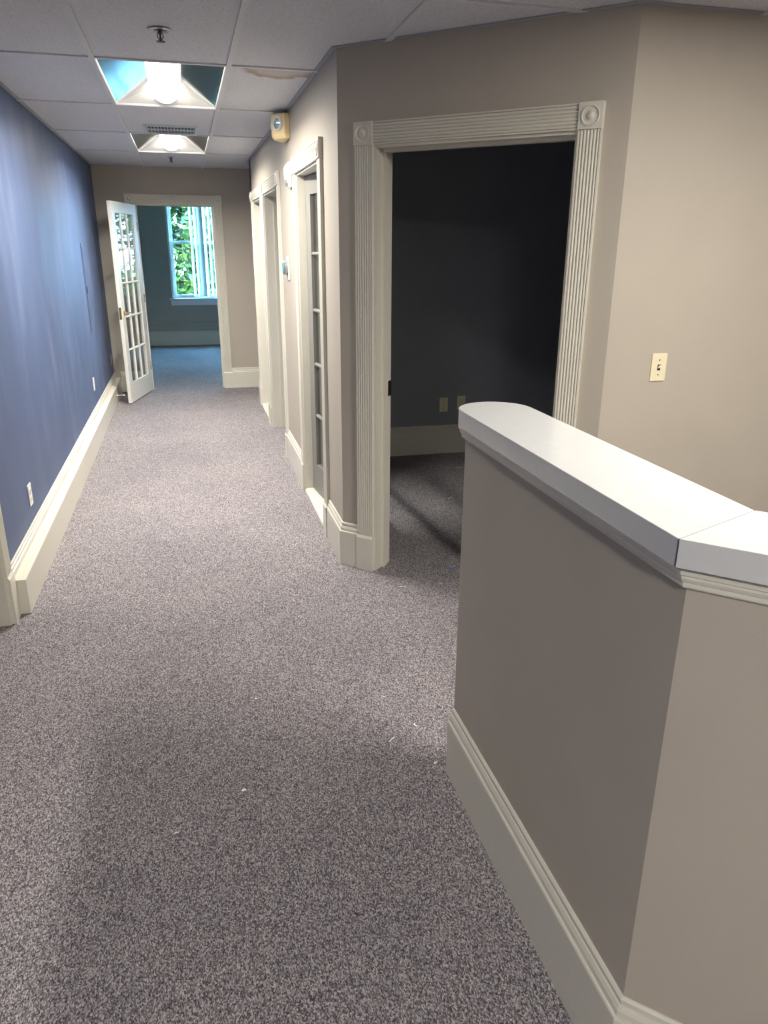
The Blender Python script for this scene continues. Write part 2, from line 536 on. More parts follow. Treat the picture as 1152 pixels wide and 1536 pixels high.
# ------------------------------------------------------------------ doorways
def flute(w, t=0.018, g=0.006, n=6):
    pts = [(0, 0), (0, t)]
    e = 0.007
    p = (w - 2 * e) / n
    pts.append((e * 0.8, t))
    for k in range(n):
        for q, dd in ((0.0, g), (0.2, g * 0.25), (0.5, 0.0), (0.8, g * 0.25)):
            pts.append((e + p * (k + q), t - dd))
    pts += [(w - e, t - g), (w - e * 0.8, t), (w, t), (w, 0)]
    return pts
CW = 0.09
def doorway(name, fr, s0, s1, ht, plinth=0.19, depth=0.12, stop=True, stop_d=0.055, flutes=True, threshold=False, back=True, sides=(True, True)):
    root = struct(empty(name, fr((s0 + s1) / 2, 0, 0)))
    for k, s in enumerate((s0 - CW, s1)):
        if not sides[k]: continue
        MB(fr).prism_z([(s + a, d) for a, d in flute(CW)], plinth, ht).build('casing', 'trim', root)
        MB(fr).box(s - 0.002, s + CW + 0.002, 0, 0.026, 0, plinth - 0.012).prism_s([(0, plinth - 0.012), (0.026, plinth - 0.012), (0.019, plinth), (0, plinth)], s - 0.002, s + CW + 0.002).build('plinth_block', 'trim', root)
        cb = MB(fr).box(s - 0.002, s + CW + 0.002, 0, 0.024, ht, ht + CW + 0.002).build('corner_block', 'trim', root, bevel=0.002)
        MB(fr).lathe_d(s + CW / 2, ht + CW / 2, [(0.036, 0.0238), (0.036, 0.028), (0.032, 0.0295), (0.028, 0.025), (0.016, 0.0255), (0.013, 0.030), (0.006, 0.034), (0.001, 0.0345)], 24).build('rosette', 'trim', cb, smooth=True)
    MB(fr).prism_s([(d, ht + a) for a, d in flute(CW)], s0, s1).build('head_casing', 'trim', root)
    jt = 0.012
    for s, q in ((s0, 1), (s1, -1)):
        MB(fr).box(min(s, s + q * jt), max(s, s + q * jt), -depth - 0.02, 0.004, 0, ht).build('jamb', 'trim', root)
    MB(fr).box(s0 + jt, s1 - jt, -depth - 0.02, 0.004, ht - jt, ht).build('head_jamb', 'trim', root)
    if stop:
        for s, q in ((s0 + jt, 1), (s1 - jt, -1)):
            MB(fr).box(min(s, s + q * 0.011), max(s, s + q * 0.011), -stop_d - 0.035, -stop_d, 0, ht - jt).build('door_stop_strip', 'trim', root)
        MB(fr).box(s0 + jt + 0.011, s1 - jt - 0.011, -stop_d - 0.035, -stop_d, ht - jt - 0.011, ht - jt).build('door_stop_strip', 'trim', root)
    if threshold:
        MB(fr).prism_s([(-depth, 0), (0.012, 0), (0.012, 0.012), (-0.004, 0.02), (-depth, 0.02)], s0 + jt, s1 - jt).build('threshold', 'trim', root)
    return root

d1 = doorway('door_1', FR_45, D0, D1, HO, stop_d=0.06)
MB(FR_45).box(D0 + 0.0115, D0 + 0.0150, -0.141, -0.108, 0.90, 0.975).build('strike_plate', 'black', d1)['label'] = 'black metal strike plate'
doorway('door_2', FR_R, A0, A1, HO, stop=False, threshold=True)
doorway('door_3', FR_R, B0, B1, HO, stop_d=0.07)
doorway('door_4', FR_R, C0, C1, HO, stop=False, threshold=True)
doorway('door_5', FR_E, E0, E1, HE, stop_d=0.06)
doorway('door_6', FR_L, LO0, LO1, HO, plinth=0.222, stop_d=0.05)

# ------------------------------------------------------------------ baseboards
BASE = [(0, 0), (0.020, 0), (0.020, 0.186), (0.018, 0.190), (0.0135, 0.190), (0.0130, 0.204), (0.0085, 0.214), (0.0055, 0.2145), (0.0055, 0.218), (0.0075, 0.221), (0.0075, 0.229), (0.003, 0.234), (0, 0.234)]
def base(name, path, side, prof=BASE):
    return struct(sweep(path, prof, side).build(name, 'trim'))
e45 = P1 + T45 * (D0 - CW - 0.002)
base('baseboard_pier', [(XR, A0 - CW - 0.002), P1, e45], -1)
base('baseboard_right', [(XR, B0 - CW - 0.002), (XR, A1 + CW + 0.002)], -1)
base('baseboard_right_mid', [(XR, C0 - CW - 0.002), (XR, B1 + CW + 0.002)], -1)
base('baseboard_right_end', [(XR, C1 + CW + 0.002), (XR, YCE), (1.498, YCE)], 1)
base('baseboard_end', [(E1 + CW + 0.002, YE), (1.498, YE)], -1)
base('baseboard_end_corner', [(XL + 0.067, YE), (E0 - CW - 0.002, YE)], -1)
s45 = P1 + T45 * (D1 + CW + 0.002)
base('baseboard_reception', [s45, P2, (XE, YR)], -1)
base('baseboard_dark_office', [(XR + 0.12, 5.65), (3.1, 5.65)], -1)
base('baseboard_north', [(XFW + 0.2, YF), (XE, YF)], -1)
BOX = [(0, 0), (0.067, 0), (0.067, 0.166), (0.0655, 0.168), (0.014, 0.168), (0.014, 0.186), (0.018, 0.190), (0.018, 0.200), (0.012, 0.203), (0.011, 0.214), (0.006, 0.217), (0.007, 0.228), (0.003, 0.232), (0, 0.232)]
base('baseboard_left', [(XL, LO1 + CW + 0.004), (XL, YE)], -1, BOX)
base('baseboard_left_lobby', [(XL, YS), (XL, LO0 - CW - 0.004)], -1, BOX)
# rail of the far room
tr1 = struct(sweep([(XFW + 0.2, YF), (XE, YF)], [(0, 0.335), (0.014, 0.335), (0.018, 0.345), (0.018, 0.378), (0.012, 0.388), (0, 0.388)], -1).build('trim_1', 'taupe'))

# ------------------------------------------------------------------ windows
def window(name, a, b_, fr=FR_F):
    root = struct(empty(name, fr((a + b_) / 2, 0, WZ0)))
    MB(fr).box(a - 0.045, b_ + 0.045, -0.10, 0.05, WZ0 - 0.028, WZ0).build('window_sill', 'window_paint', root, bevel=0.004)
    MB(fr).box(a - 0.02, b_ + 0.02, 0, 0.018, WZ0 - 0.115, WZ0 - 0.028).build('window_apron', 'window_paint', root)
    for s0, s1 in ((a, a + 0.035), (b_ - 0.035, b_)):
        MB(fr).box(s0, s1, -0.2, 0.012, WZ0, WZ1).build('window_frame', 'window_paint', root)
    MB(fr).box(a + 0.035, b_ - 0.035, -0.2, 0.012, WZ1 - 0.035, WZ1).build('window_frame', 'window_paint', root)
    zm = 1.655
    for z0, z1, d in ((WZ0, zm + 0.02, -0.11), (zm - 0.02, WZ1 - 0.035, -0.15)):
        s0, s1 = a + 0.035, b_ - 0.035
        w = 0.05
        mb = MB(fr)
        mb.box(s0, s0 + w, d - 0.035, d, z0, z1); mb.box(s1 - w, s1, d - 0.035, d, z0, z1)
        mb.box(s0 + w, s1 - w, d - 0.035, d, z0, z0 + w); mb.box(s0 + w, s1 - w, d - 0.035, d, z1 - 0.04, z1)
        sash = mb.build('sash', 'window_paint', root)
        MB(fr).box(s0 + w, s1 - w, d - 0.02, d - 0.016, z0 + w, z1 - 0.04).build('pane', 'glass', sash)
    return root
window('window_1', *WIN[0])
window('window_2_offscreen', *WIN[1])    # mirrored in the panes of the open door

def blind(a, b_, first, label):
    root = tag(empty('vertical_blind', FR_F((a + b_) / 2, 0.0, WZ0 + 0.02)), label, 'blind')
    MB(FR_F).box(a + 0.04, b_ - 0.04, -0.075, -0.035, WZ1 - 0.08, WZ1 - 0.037).build('head_rail', 'vinyl', root)
    s = first; k = 0
    while s < b_ - 0.05:
        ang_ = math.radians([62, 58, 20, 60, 66, 55, 63, 60, 58, 64][k % 10])
        mb = MB(FR_F); pts = []
        for q in range(7):
            u = (q / 6 - 0.5) * 0.088
            c_ = 0.006 * (1 - (2 * q / 6 - 1) ** 2)
            pts.append((u, c_))
        pts2 = [(u, c_ + 0.0012) for u, c_ in reversed(pts)]
        loop = [(s + u * math.cos(ang_) - c_ * math.sin(ang_), -0.055 + u * math.sin(ang_) + c_ * math.cos(ang_)) for u, c_ in pts + pts2]
        mb.prism_z(loop, WZ0 + 0.02, WZ1 - 0.08)
        mb.build('slat', 'vinyl', root)
        s += 0.074; k += 1
    return root
blind(*WIN[0], 0.155, 'white vertical slat blind drawn half across the far room window')

# ------------------------------------------------------------------ french doors
def french_door(label, hinge, direction, width, thick_n, handle_side=True, z0=0.012, z1=2.0, hinges=True, group=None, mat='door'):
    """hinge (x, y) of the visible face, direction of the leaf, thick_n points out of the visible face"""
    fr = Frame(hinge, direction, thick_n)
    root = tag(empty('french_door', fr(width / 2, -0.0175, z0)), label, 'door', group)
    t = 0.035; st = 0.105; top = z1 - 0.105; bot = 0.215
    for s in (0, width - st):
        MB(fr).box(s, s + st, -t, 0, z0, z1).build('stile', mat, root, bevel=0.0015)
    MB(fr).box(st, width - st, -t, 0, top, z1).build('top_rail', mat, root)
    MB(fr).box(st, width - st, -t, 0, z0, bot).build('bottom_rail', mat, root)
    gw = (width - 2 * st); nc, nr = 3, 5
    mw = 0.022
    pw = gw / nc; ph = (top - bot) / nr
    for k in range(1, nc):
        x = st + pw * k
        MB(fr).prism_z([(x - mw / 2, -0.012), (x - 0.004, -0.003), (x + 0.004, -0.003), (x + mw / 2, -0.012), (x + mw / 2, -t + 0.012), (x + 0.004, -t + 0.003), (x - 0.004, -t + 0.003), (x - mw / 2, -t + 0.012)], bot, top).build('muntin', mat, root)
    for k in range(1, nr):
        z = bot + ph * k
        for j in range(nc):
            xa = st + pw * j + (mw / 2 if j else 0); xb = st + pw * (j + 1) - (mw / 2 if j < nc - 1 else 0)
            MB(fr).prism_s([(-0.012, z - mw / 2), (-0.003, z - 0.004), (-0.003, z + 0.004), (-0.012, z + mw / 2), (-t + 0.012, z + mw / 2), (-t + 0.003, z + 0.004), (-t + 0.003, z - 0.004), (-t + 0.012, z - mw / 2)], xa, xb).build('muntin', mat, root)
    for j in range(nc):
        for k in range(nr):
            xa = st + pw * j + (mw / 2 if j else 0); xb = st + pw * (j + 1) - (mw / 2 if j < nc - 1 else 0)
            za = bot + ph * k + (mw / 2 if k else 0); zb = bot + ph * (k + 1) - (mw / 2 if k < nr - 1 else 0)
            MB(fr).box(xa, xb, -t / 2 - 0.0015, -t / 2 + 0.0015, za, zb).build('pane', 'glass', root)
    if handle_side:
        hs = width - 0.06
        for sg, d0 in ((1, 0.0), (-1, -t)):
            mb = MB(fr).lathe_d(hs, 0.94, [(0.026, d0), (0.026, d0 + sg * 0.006), (0.010, d0 + sg * 0.010), (0.009, d0 + sg * 0.045), (0.001, d0 + sg * 0.046)], 16)
            rose = mb.build('handle', 'brass', root, smooth=True)
            rose['label'] = 'brass lever handle'
            d_ = d0 + sg * 0.040
            MB(fr).tube([fr(hs, d_, 0.94), fr(hs - 0.03, d_ + sg * 0.006, 0.942), fr(hs - 0.07, d_ + sg * 0.004, 0.938), fr(hs - 0.10, d_ - sg * 0.002, 0.94)], [0.009, 0.008, 0.007, 0.008]).build('lever', 'brass', rose, smooth=True)
        MB(fr).box(width, width + 0.002, -t + 0.006, -0.006, 0.88, 1.0).build('latch_plate', 'brass', root)
    if hinges:
        for z in (0.25, 1.0, 1.75):
            MB(fr).tube([fr(-0.004, 0.004, z), fr(-0.004, 0.004, z + 0.09)], 0.006).build('hinge', 'brass', root)
    return root

hx, hy = E0 + 0.012, YE - 0.012
dv = Vector((-0.19, -0.78)).normalized()
nv = Vector((-dv.y, dv.x))
if nv.x < 0: nv = -nv
french_door('white fifteen-pane french door standing open at the end of the corridor', (hx, hy), dv, 0.80, nv, True, z1=HE - 0.018)
aj = math.radians(6.0)
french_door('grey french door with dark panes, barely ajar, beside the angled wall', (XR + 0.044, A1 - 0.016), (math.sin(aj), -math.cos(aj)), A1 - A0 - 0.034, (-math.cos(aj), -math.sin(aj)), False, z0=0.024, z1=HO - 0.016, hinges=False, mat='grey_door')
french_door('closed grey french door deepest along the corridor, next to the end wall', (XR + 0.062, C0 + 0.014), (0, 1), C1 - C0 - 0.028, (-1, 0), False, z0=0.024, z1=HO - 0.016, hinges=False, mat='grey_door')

# spring stop on the left baseboard
ds = tag(empty('door_stop', (XL + 0.067, 8.38, 0.085)), 'thin white rod door stop on the baseboard behind the open door', 'door stop')
MB(FR_L).lathe_d(8.38, 0.09, [(0.012, 0.0665), (0.012, 0.071), (0.004, 0.073), (0.004, 0.135), (0.001, 0.136)], 12).build('rod', 'white_plastic', ds, smooth=True)
MB(FR_L).lathe_d(8.38, 0.09, [(0.008, 0.134), (0.008, 0.148), (0.001, 0.149)], 12).build('rubber_tip', 'white_plastic', ds, smooth=True)

# ------------------------------------------------------------------ reception counter
CX0, CX1 = 0.712, 0.828          # half wall
cy = 0.893; cfar = 1.874
S2 = 1.9                         # length of the angled run
q = math.sqrt(0.5)
root = tag(empty('reception_counter', (0.77, 1.2, 0)), 'taupe half-wall reception counter with a white laminate top and cream base', 'counter')
wt = CX1 - CX0
A_ = Vector((CX0, cy)); dirn = Vector((q, -q)); inn = Vector((q, q))
Bk = A_ + Vector((wt, wt * math.tan(math.pi / 8)))
pts = [(CX0, cy), tuple(A_ + dirn * S2), tuple(A_ + dirn * S2 + inn * wt), tuple(Bk), (CX1, cfar), (CX0, cfar)]
MB().prism_z(pts, 0, 1.118).build('half_wall', 'counter_paint', root)
# laminate top in two mitred pieces
OV = 0.040
tx0, tx1 = CX0 - OV, CX1 + OV + 0.002
tw = tx1 - tx0
k8 = math.tan(math.pi / 8)
Tc = Vector((tx0, cy - OV * k8)); Tb = Vector((tx1, cy - OV * k8 + tw * k8))
ZT0, ZT1 = 1.146, 1.192
yend = 1.910; rr = 0.0985
loop = [(Tc.x, Tc.y), (Tb.x, Tb.y)]
for cxx, a0 in ((tx1 - rr, 0), (tx0 + rr, 90)):
    for i in range(11):
        a = math.radians(a0 + 9 * i)
        loop.append((cxx + rr * math.cos(a), yend - rr + rr * math.sin(a)))
MB().prism_z(loop, ZT0, ZT1).build('countertop', 'laminate', root, bevel=0.0012)
g = 0.0010
o2 = Vector((q, -q)) * g
loop2 = [tuple(Tc + o2), tuple(Tc + dirn * (S2 + 0.04)), tuple(Tc + dirn * (S2 + 0.04) + inn * tw), tuple(Tb + o2)]
MB().prism_z(loop2, ZT0, ZT1).build('countertop', 'laminate', root, bevel=0.0012)
# bed moulding under the top
MP = [(0, 1.104), (0.010, 1.104), (0.012, 1.107), (0.012, 1.114), (0.0155, 1.116), (0.018, 1.122), (0.018, 1.127), (0.022, 1.129), (0.023, 1.136), (0.017, 1.140), (0.017, 1.146), (0, 1.146)]
endp = [(CX0, cfar), (CX0, cy), tuple(A_ + dirn * S2)]
sweep(endp, MP, -1).build('bed_moulding', 'trim', root)
sweep(endp, BASE, -1).build('baseboard', 'trim', root)
# dark glue line at the corner of the edge band
sm = Frame(tuple(Tc), (q, -q), (-q, -q))
MB(sm).box(-0.0004, 0.0012, -0.002, 0.0006, ZT0 + 0.002, ZT1 - 0.001).build('edge_seam', 'seam', root)

jd = (Tb - Tc).normalized(); jn = Vector((-jd.y, jd.x))
jf = Frame(tuple(Tc), tuple(jd), tuple(jn))
MB(jf).box(0.002, (Tb - Tc).length - 0.002, -0.0009, 0.0009, ZT1 - 0.004, ZT1 + 0.0003).build('mitre_joint', 'joint', root)

# ------------------------------------------------------------------ ceiling lights
def troffer(c_, r_i, label, group, suffix='', spread=160):
    x0 = GX + (c_ - 0.5) * 0.61; y0 = GY + r_i * 1.22
    x1, y1 = x0 + 0.61, y0 + 1.22
    xc = (x0 + x1) / 2
    root = tag(empty('ceiling_light' + suffix, (xc, (y0 + y1) / 2, H - 0.004)), label, 'ceiling light', group)
    e = 0.016; zt = H + 0.105
    mb = MB()
    zb = H - 0.004
    mb.box(x0 + 0.004, x0 + e, y0 + 0.004, y1 - 0.004, zb, H + 0.01); mb.box(x1 - e, x1 - 0.004, y0 + 0.004, y1 - 0.004, zb, H + 0.01)
    mb.box(x0 + e, x1 - e, y0 + 0.004, y0 + e, zb, H + 0.01); mb.box(x0 + e, x1 - e, y1 - e, y1 - 0.004, zb, H + 0.01)
    mb.build('frame', 'white_enamel', root)
    MB().box(x0 + 0.004, x1 - 0.004, y0 + 0.004, y1 - 0.004, zt + 0.002, zt + 0.03).build('housing', 'white_enamel', root)
    run = 0.12; zt = H + 0.075
    for sg, xe in ((1, x0 + e), (-1, x1 - e)):
        xi = xc - sg * 0.075
        v = [(xe, y0 + e, H + 0.002), (xe, y1 - e, H + 0.002), (xi, y0 + e + 0.04, zt), (xi, y1 - e - run, zt)]
        o = MB().add(v, [(0, 1, 3, 2)]).build('reflector', 'mirror', root, fix=False)
        o['label'] = 'mirror-finish reflector wing'
    for ye, yi in ((y0 + e, y0 + e + 0.04), (y1 - e, y1 - e - run)):
        MB().add([(x0 + e, ye, H + 0.004), (x1 - e, ye, H + 0.004), (xc + 0.075, yi, zt), (xc - 0.075, yi, zt)], [(0, 1, 2, 3)]).build('end_plate', 'white_enamel', root, fix=False)
    # half-round lens
    n = 16; ya, yb = y0 + 0.035, y1 - 0.065
    prof = [(xc + 0.083 * math.cos(math.pi * (1 + i / n)), H + 0.088 + 0.083 * math.sin(math.pi * (1 + i / n))) for i in range(n + 1)]
    v = [(x, ya, z) for x, z in prof] + [(x, yb, z) for x, z in prof]
    m_ = n + 1
    f = [(i, i + 1, m_ + i + 1, m_ + i) for i in range(n)]
    f += [list(range(m_)), list(range(m_, 2 * m_))]
    f += [(0, n, m_ + n, m_)]
    o = MB().add(v, f).build('lens' + suffix, 'lens', root, smooth=True)
    o['label'] = 'glowing half-round lens'
    li = bpy.data.lights.new('fluorescent_lamp', 'AREA')
    li.shape = 'RECTANGLE'; li.size = 0.12; li.size_y = yb - ya - 0.04; li.energy = LAMP_W; li.spread = math.radians(spread); li.color = LAMP_COL
    lo_ = bpy.data.objects.new('fluorescent_lamp' + suffix, li); COL.objects.link(lo_)
    lo_.parent = root; lo_.location = (0, (ya + yb) / 2 - (y0 + y1) / 2, 0.0035)
    for yy in (ya - 0.004, yb):
        MB().prism_d([(x, z) for x, z in [(xc + 0.087 * math.cos(math.pi * (1 + i / n)), H + 0.090 + 0.087 * math.sin(math.pi * (1 + i / n))) for i in range(n + 1)]], yy, yy + 0.004).build('lens_cap', 'steel', root)
    return root
troffer(0, 0, 'lit fluorescent ceiling light whose reflectors mirror blue daylight, near the emergency lamp', 'fluorescent ceiling lights')
troffer(0, 2, 'lit fluorescent ceiling light right behind the air vent', 'fluorescent ceiling lights')
# the reception and the lobby behind the camera, both outside the picture
troffer(3, -3, 'lit fluorescent ceiling light above the reception counter', 'fluorescent ceiling lights', '_offscreen', 180)
troffer(0, -5, 'lit fluorescent ceiling light in the lobby, in line with the corridor', 'fluorescent ceiling lights', '_offscreen', 180)

# air vent
vx0, vx1, vy0, vy1 = -0.20, 0.175, 6.06, 6.45
root = tag(empty('air_vent', ((vx0 + vx1) / 2, (vy0 + vy1) / 2, H - 0.012)), 'slotted metal air vent in the ceiling between two lights', 'vent')
zb = H - 0.012
mb = MB()
mb.box(vx0, vx0 + 0.016, vy0, vy1, zb, H); mb.box(vx1 - 0.02, vx1, vy0, vy1, zb, H)
mb.box(vx0 + 0.016, vx1 - 0.02, vy0, vy0 + 0.02, zb, H); mb.box(vx0 + 0.016, vx1 - 0.02, vy1 - 0.02, vy1, zb, H)
mb.build('frame', 'vent_paint', root)
MB().box(vx0 + 0.016, vx1 - 0.02, vy0 + 0.02, vy1 - 0.02, H - 0.002, H - 0.0003).build('duct_shade_sheet', 'slot', root)  # dark sheet under the tile, stands in for the shade inside a duct
ym = (vy0 + vy1) / 2
MB().box(vx0 + 0.016, vx1 - 0.02, ym - 0.012, ym + 0.012, zb, H - 0.002).build('divider', 'vent_paint', root)
nl = 15
for k in range(nl):
    x = vx0 + 0.024 + k * (vx1 - vx0 - 0.052) / (nl - 1)
    for ya, yb in ((vy0 + 0.02, ym - 0.012), (ym + 0.012, vy1 - 0.02)):
        MB().box(x - 0.002, x + 0.002, ya, yb, zb + 0.001, H - 0.002).build('louver', 'vent_paint', root)

# sprinklers
def sprinkler(x, y, label, cup):
    root = tag(empty('fire_sprinkler', (x, y, H - 0.05)), label, 'sprinkler', 'ceiling sprinklers')
    if cup:
        MB().lathe_z(x, y, [(0.030, H), (0.030, H - 0.003), (0.044, H - 0.001), (0.048, H - 0.005), (0.034, H - 0.009), (0.026, H - 0.002), (0.001, H - 0.0015)], 28).build('escutcheon', 'steel', root, smooth=True)
        MB().lathe_z(x, y, [(0.026, H - 0.0022), (0.026, H - 0.0035), (0.001, H - 0.004)], 20).build('recess_shade_disc', 'slot', root)  # shade of the hollow cup put in as a dark disc
    else:
        MB().lathe_z(x, y, [(0.034, H), (0.034, H - 0.004), (0.012, H - 0.008), (0.001, H - 0.008)], 24).build('escutcheon', 'steel', root, smooth=True)
    MB().lathe_z(x, y, [(0.009, H - 0.002), (0.009, H - 0.016), (0.004, H - 0.02), (0.004, H - 0.042), (0.001, H - 0.042)], 12).build('body', 'dark_steel', root, smooth=True)
    mb = MB()
    for sg in (-1, 1):
        mb.tube([(x + sg * 0.008, y, H - 0.014), (x + sg * 0.012, y, H - 0.026), (x + sg * 0.003, y, H - 0.041)], 0.002, 6)
    mb.build('yoke', 'dark_steel', root)
    mb = MB()
    for k in range(12):
        a = 2 * math.pi * k / 12
        mb.add([(x + 0.004 * math.cos(a + b_), y + 0.004 * math.sin(a + b_), z) for z in (H - 0.042, H - 0.044) for b_ in (-0.3, 0.3)] + [(x + 0.017 * math.cos(a + b_), y + 0.017 * math.sin(a + b_), z) for z in (H - 0.043, H - 0.045) for b_ in (-0.13, 0.13)], [(0, 1, 5, 4), (2, 3, 7, 6), (0, 2, 6, 4), (1, 3, 7, 5), (4, 5, 7, 6), (0, 1, 3, 2)])
    mb.build('deflector', 'dark_steel', root)
sprinkler(-0.02, 3.52, 'recessed fire sprinkler in a round metal cup, on a plain tile', True)
sprinkler(-0.04, 8.12, 'small fire sprinkler hanging beyond the air vent near the end wall', False)

# ------------------------------------------------------------------ wall devices
# emergency lamp (half-hexagon body on the right wall)
ey, ez0, ez1 = 5.27, 2.235, 2.378
root = tag(empty('emergency_light', (XR - 0.04, ey, ez0)), 'aged yellow emergency light with two round lamps high on the wall', 'emergency light')
pl = [(-0.125, 0.0), (-0.125, 0.034), (-0.030, 0.098), (0.030, 0.098), (0.125, 0.034), (0.125, 0.0)]
fe = Frame((XR, ey), (0, 1), (-1, 0))
mb = MB(fe)
n = len(pl); cs = (0.0, 0.03)
rings = []
for sc, z in ((1.0, ez0 + 0.022), (1.0, ez1 - 0.01), (0.93, ez1)):
    rings.append([(s * sc, d * sc if d else 0, z) for s, d in pl])
rings.insert(0, [(s * 0.90, d * 0.80 if d else 0, ez0) for s, d in pl])
v = [fe(*p) for r in rings for p in r]
f = [list(range(n)), list(range(3 * n, 4 * n))]
for i in range(3):
    for k in range(n): f.append((i * n + k, i * n + (k + 1) % n, (i + 1) * n + (k + 1) % n, (i + 1) * n + k))
mb.add(v, f).build('body', 'yellow_plastic', root, bevel=0.004)
for a, b_ in ((pl[1], pl[2]), (pl[4], pl[3])):
    a_, c_ = Vector(a), Vector(b_)
    mid = (a_ + c_) / 2; t_ = (c_ - a_).normalized(); nn = Vector((-t_.y, t_.x))
    if nn.y < 0: nn = -nn
    w0 = fe(mid.x, mid.y, 0); wt_ = fe(mid.x + t_.x, mid.y + t_.y, 0) - w0; wn = fe(mid.x + nn.x, mid.y + nn.y, 0) - w0
    fl = Frame((w0.x, w0.y), (wt_.x, wt_.y), (wn.x, wn.y))
    zc = (ez0 + ez1) / 2 + 0.014
    ring = MB(fl).lathe_d(0, zc, [(0.042, -0.004), (0.042, 0.010), (0.038, 0.014), (0.031, 0.014), (0.029, 0.004), (0.001, 0.004)], 24).build('lamp_ring', 'white_plastic', root, smooth=True)
    MB(fl).lathe_d(0, zc, [(0.029, 0.004), (0.029, 0.010), (0.018, 0.015), (0.001, 0.017)], 20).build('lamp', 'lamp_glass', ring, smooth=True)

# fire-alarm strobe
sy = 5.17
root = tag(empty('alarm_strobe', (XR - 0.02, sy, 1.945)), 'white wall-mounted fire alarm strobe beside the dark french door', 'alarm strobe')
fs = Frame((XR, sy), (0, 1), (-1, 0))
MB(fs).box(-0.042, 0.042, 0, 0.022, 1.95, 2.10).build('back_box', 'white_plastic', root, bevel=0.006)
MB(fs).prism_s([(0.022, 1.985), (0.040, 2.0), (0.044, 2.06), (0.034, 2.085), (0.022, 2.09)], -0.026, 0.026).build('lens_cover', 'white_plastic', root, bevel=0.003)
MB(fs).box(-0.018, 0.018, 0.022, 0.036, 1.962, 1.98).build('flash_window', 'steel', root, bevel=0.002)
# thermostat
ty = 5.44
root = tag(empty('thermostat', (XR - 0.02, ty, 1.38)), 'round thermostat with a glass face coloured with cyan light on a white wall plate', 'thermostat')
ft = Frame((XR, ty), (0, 1), (-1, 0))
MB(ft).box(-0.055, 0.055, 0, 0.010, 1.378, 1.532).build('wall_plate', 'white_plastic', root, bevel=0.004)
dial = MB(ft).lathe_d(0, 1.458, [(0.044, 0.010), (0.046, 0.016), (0.046, 0.034), (0.042, 0.038), (0.001, 0.038)], 28).build('dial', 'steel', root, smooth=True)
MB(ft).lathe_d(0, 1.458, [(0.041, 0.038), (0.039, 0.0405), (0.001, 0.0415)], 28).build('glass_face', 'cyan_lit_face', dial, smooth=True)

def plate(name, fr, s, z, mat, label, cat, group=None, kind='outlet', w=0.07, h=0.114):
    root = tag(empty(name, fr(s, 0.003, z - h / 2)), label, cat, group)
    MB(fr).box(s - w / 2, s + w / 2, 0, 0.006, z - h / 2, z + h / 2).build('cover_plate', mat, root, bevel=0.003)
    if kind == 'outlet':
        for zz in (z - 0.021, z + 0.021):
            r_ = MB(fr).prism_d([(s + x, zz + y) for x, y in ((-0.017, -0.008), (-0.010, -0.014), (0.010, -0.014), (0.017, -0.008), (0.017, 0.008), (0.010, 0.014), (-0.010, 0.014), (-0.017, 0.008))], 0.006, 0.0085).build('receptacle', mat, root)
            for xx in (-0.0065, 0.0065):
                MB(fr).box(s + xx - 0.001, s + xx + 0.001, 0.0085, 0.0089, zz - 0.001, zz + 0.007).build('slot', 'slot', r_)
            MB(fr).lathe_d(s, zz - 0.007, [(0.0022, 0.0085), (0.0022, 0.0089), (0.0005, 0.0089)], 8).build('slot', 'slot', r_)
        MB(fr).lathe_d(s, z, [(0.003, 0.006), (0.0025, 0.0075), (0.0005, 0.0078)], 10).build('screw', 'steel', root)
    elif kind == 'jack':
        for zz in (z - 0.030, z + 0.030):
            MB(fr).lathe_d(s, zz, [(0.003, 0.006), (0.0025, 0.0072), (0.0005, 0.0074)], 10).build('screw', 'dark_steel', root)
        MB(fr).box(s - 0.007, s + 0.007, 0.006, 0.0066, z - 0.012, z + 0.012).build('opening', 'slot', root)
        MB(fr).prism_d([(s - 0.005, z - 0.002), (s + 0.006, z + 0.002), (s + 0.005, z + 0.009), (s - 0.005, z + 0.006)], 0.0066, 0.014).build('toggle', 'ivory', root)
    else:
        for zz in (z - 0.030, z + 0.030):
            MB(fr).lathe_d(s, zz, [(0.003, 0.006), (0.0025, 0.0072), (0.0005, 0.0074)], 10).build('screw', mat, root)
    return root
plate('wall_outlet', FR_L, 4.02, 0.372, 'white_plastic', 'white wall outlet on the blue wall above the wide baseboard ledge, nearer the cased opening', 'outlet', 'outlets on the blue wall')
plate('wall_outlet', FR_L, 7.13, 0.423, 'white_plastic', 'white wall outlet on the blue wall below the painted panel', 'outlet', 'outlets on the blue wall')
plate('blank_plate', FR_L, 8.86, 0.40, 'taupe_plastic', 'taupe blank plate on the blue wall in the corner behind the open door', 'wall plate', kind='blank')
plate('light_switch', FR_B, 1.860, 1.134, 'ivory', 'ivory switch plate on the beige wall behind the counter', 'switch', kind='jack')
FR_D = Frame((0, 5.65), (1, 0), (0, -1))
plate('wall_outlet', FR_D, 1.945, 0.40, 'ivory', 'dim ivory outlet on the dark office wall, clear of the countertop', 'outlet', 'outlets in the dark office')
plate('wall_outlet', FR_D, 2.095, 0.41, 'ivory', 'dim ivory outlet on the dark office wall, partly hidden by the rounded countertop end', 'outlet', 'outlets in the dark office')

# panel cover painted over with the wall
root = tag(empty('electrical_panel', (XL + 0.006, 7.62, 0.83)), 'flush electrical panel cover painted blue with the wall', 'panel')
MB(FR_L).box(7.40, 7.84, 0, 0.004, 0.83, 1.62).build('panel_frame', 'blue', root)
MB(FR_L).box(7.425, 7.815, 0.004, 0.008, 0.86, 1.59).build('panel_door', 'blue', root, bevel=0.001)
MB(FR_L).box(7.435, 7.455, 0.008, 0.013, 1.19, 1.25).build('latch', 'slot', root, bevel=0.001)

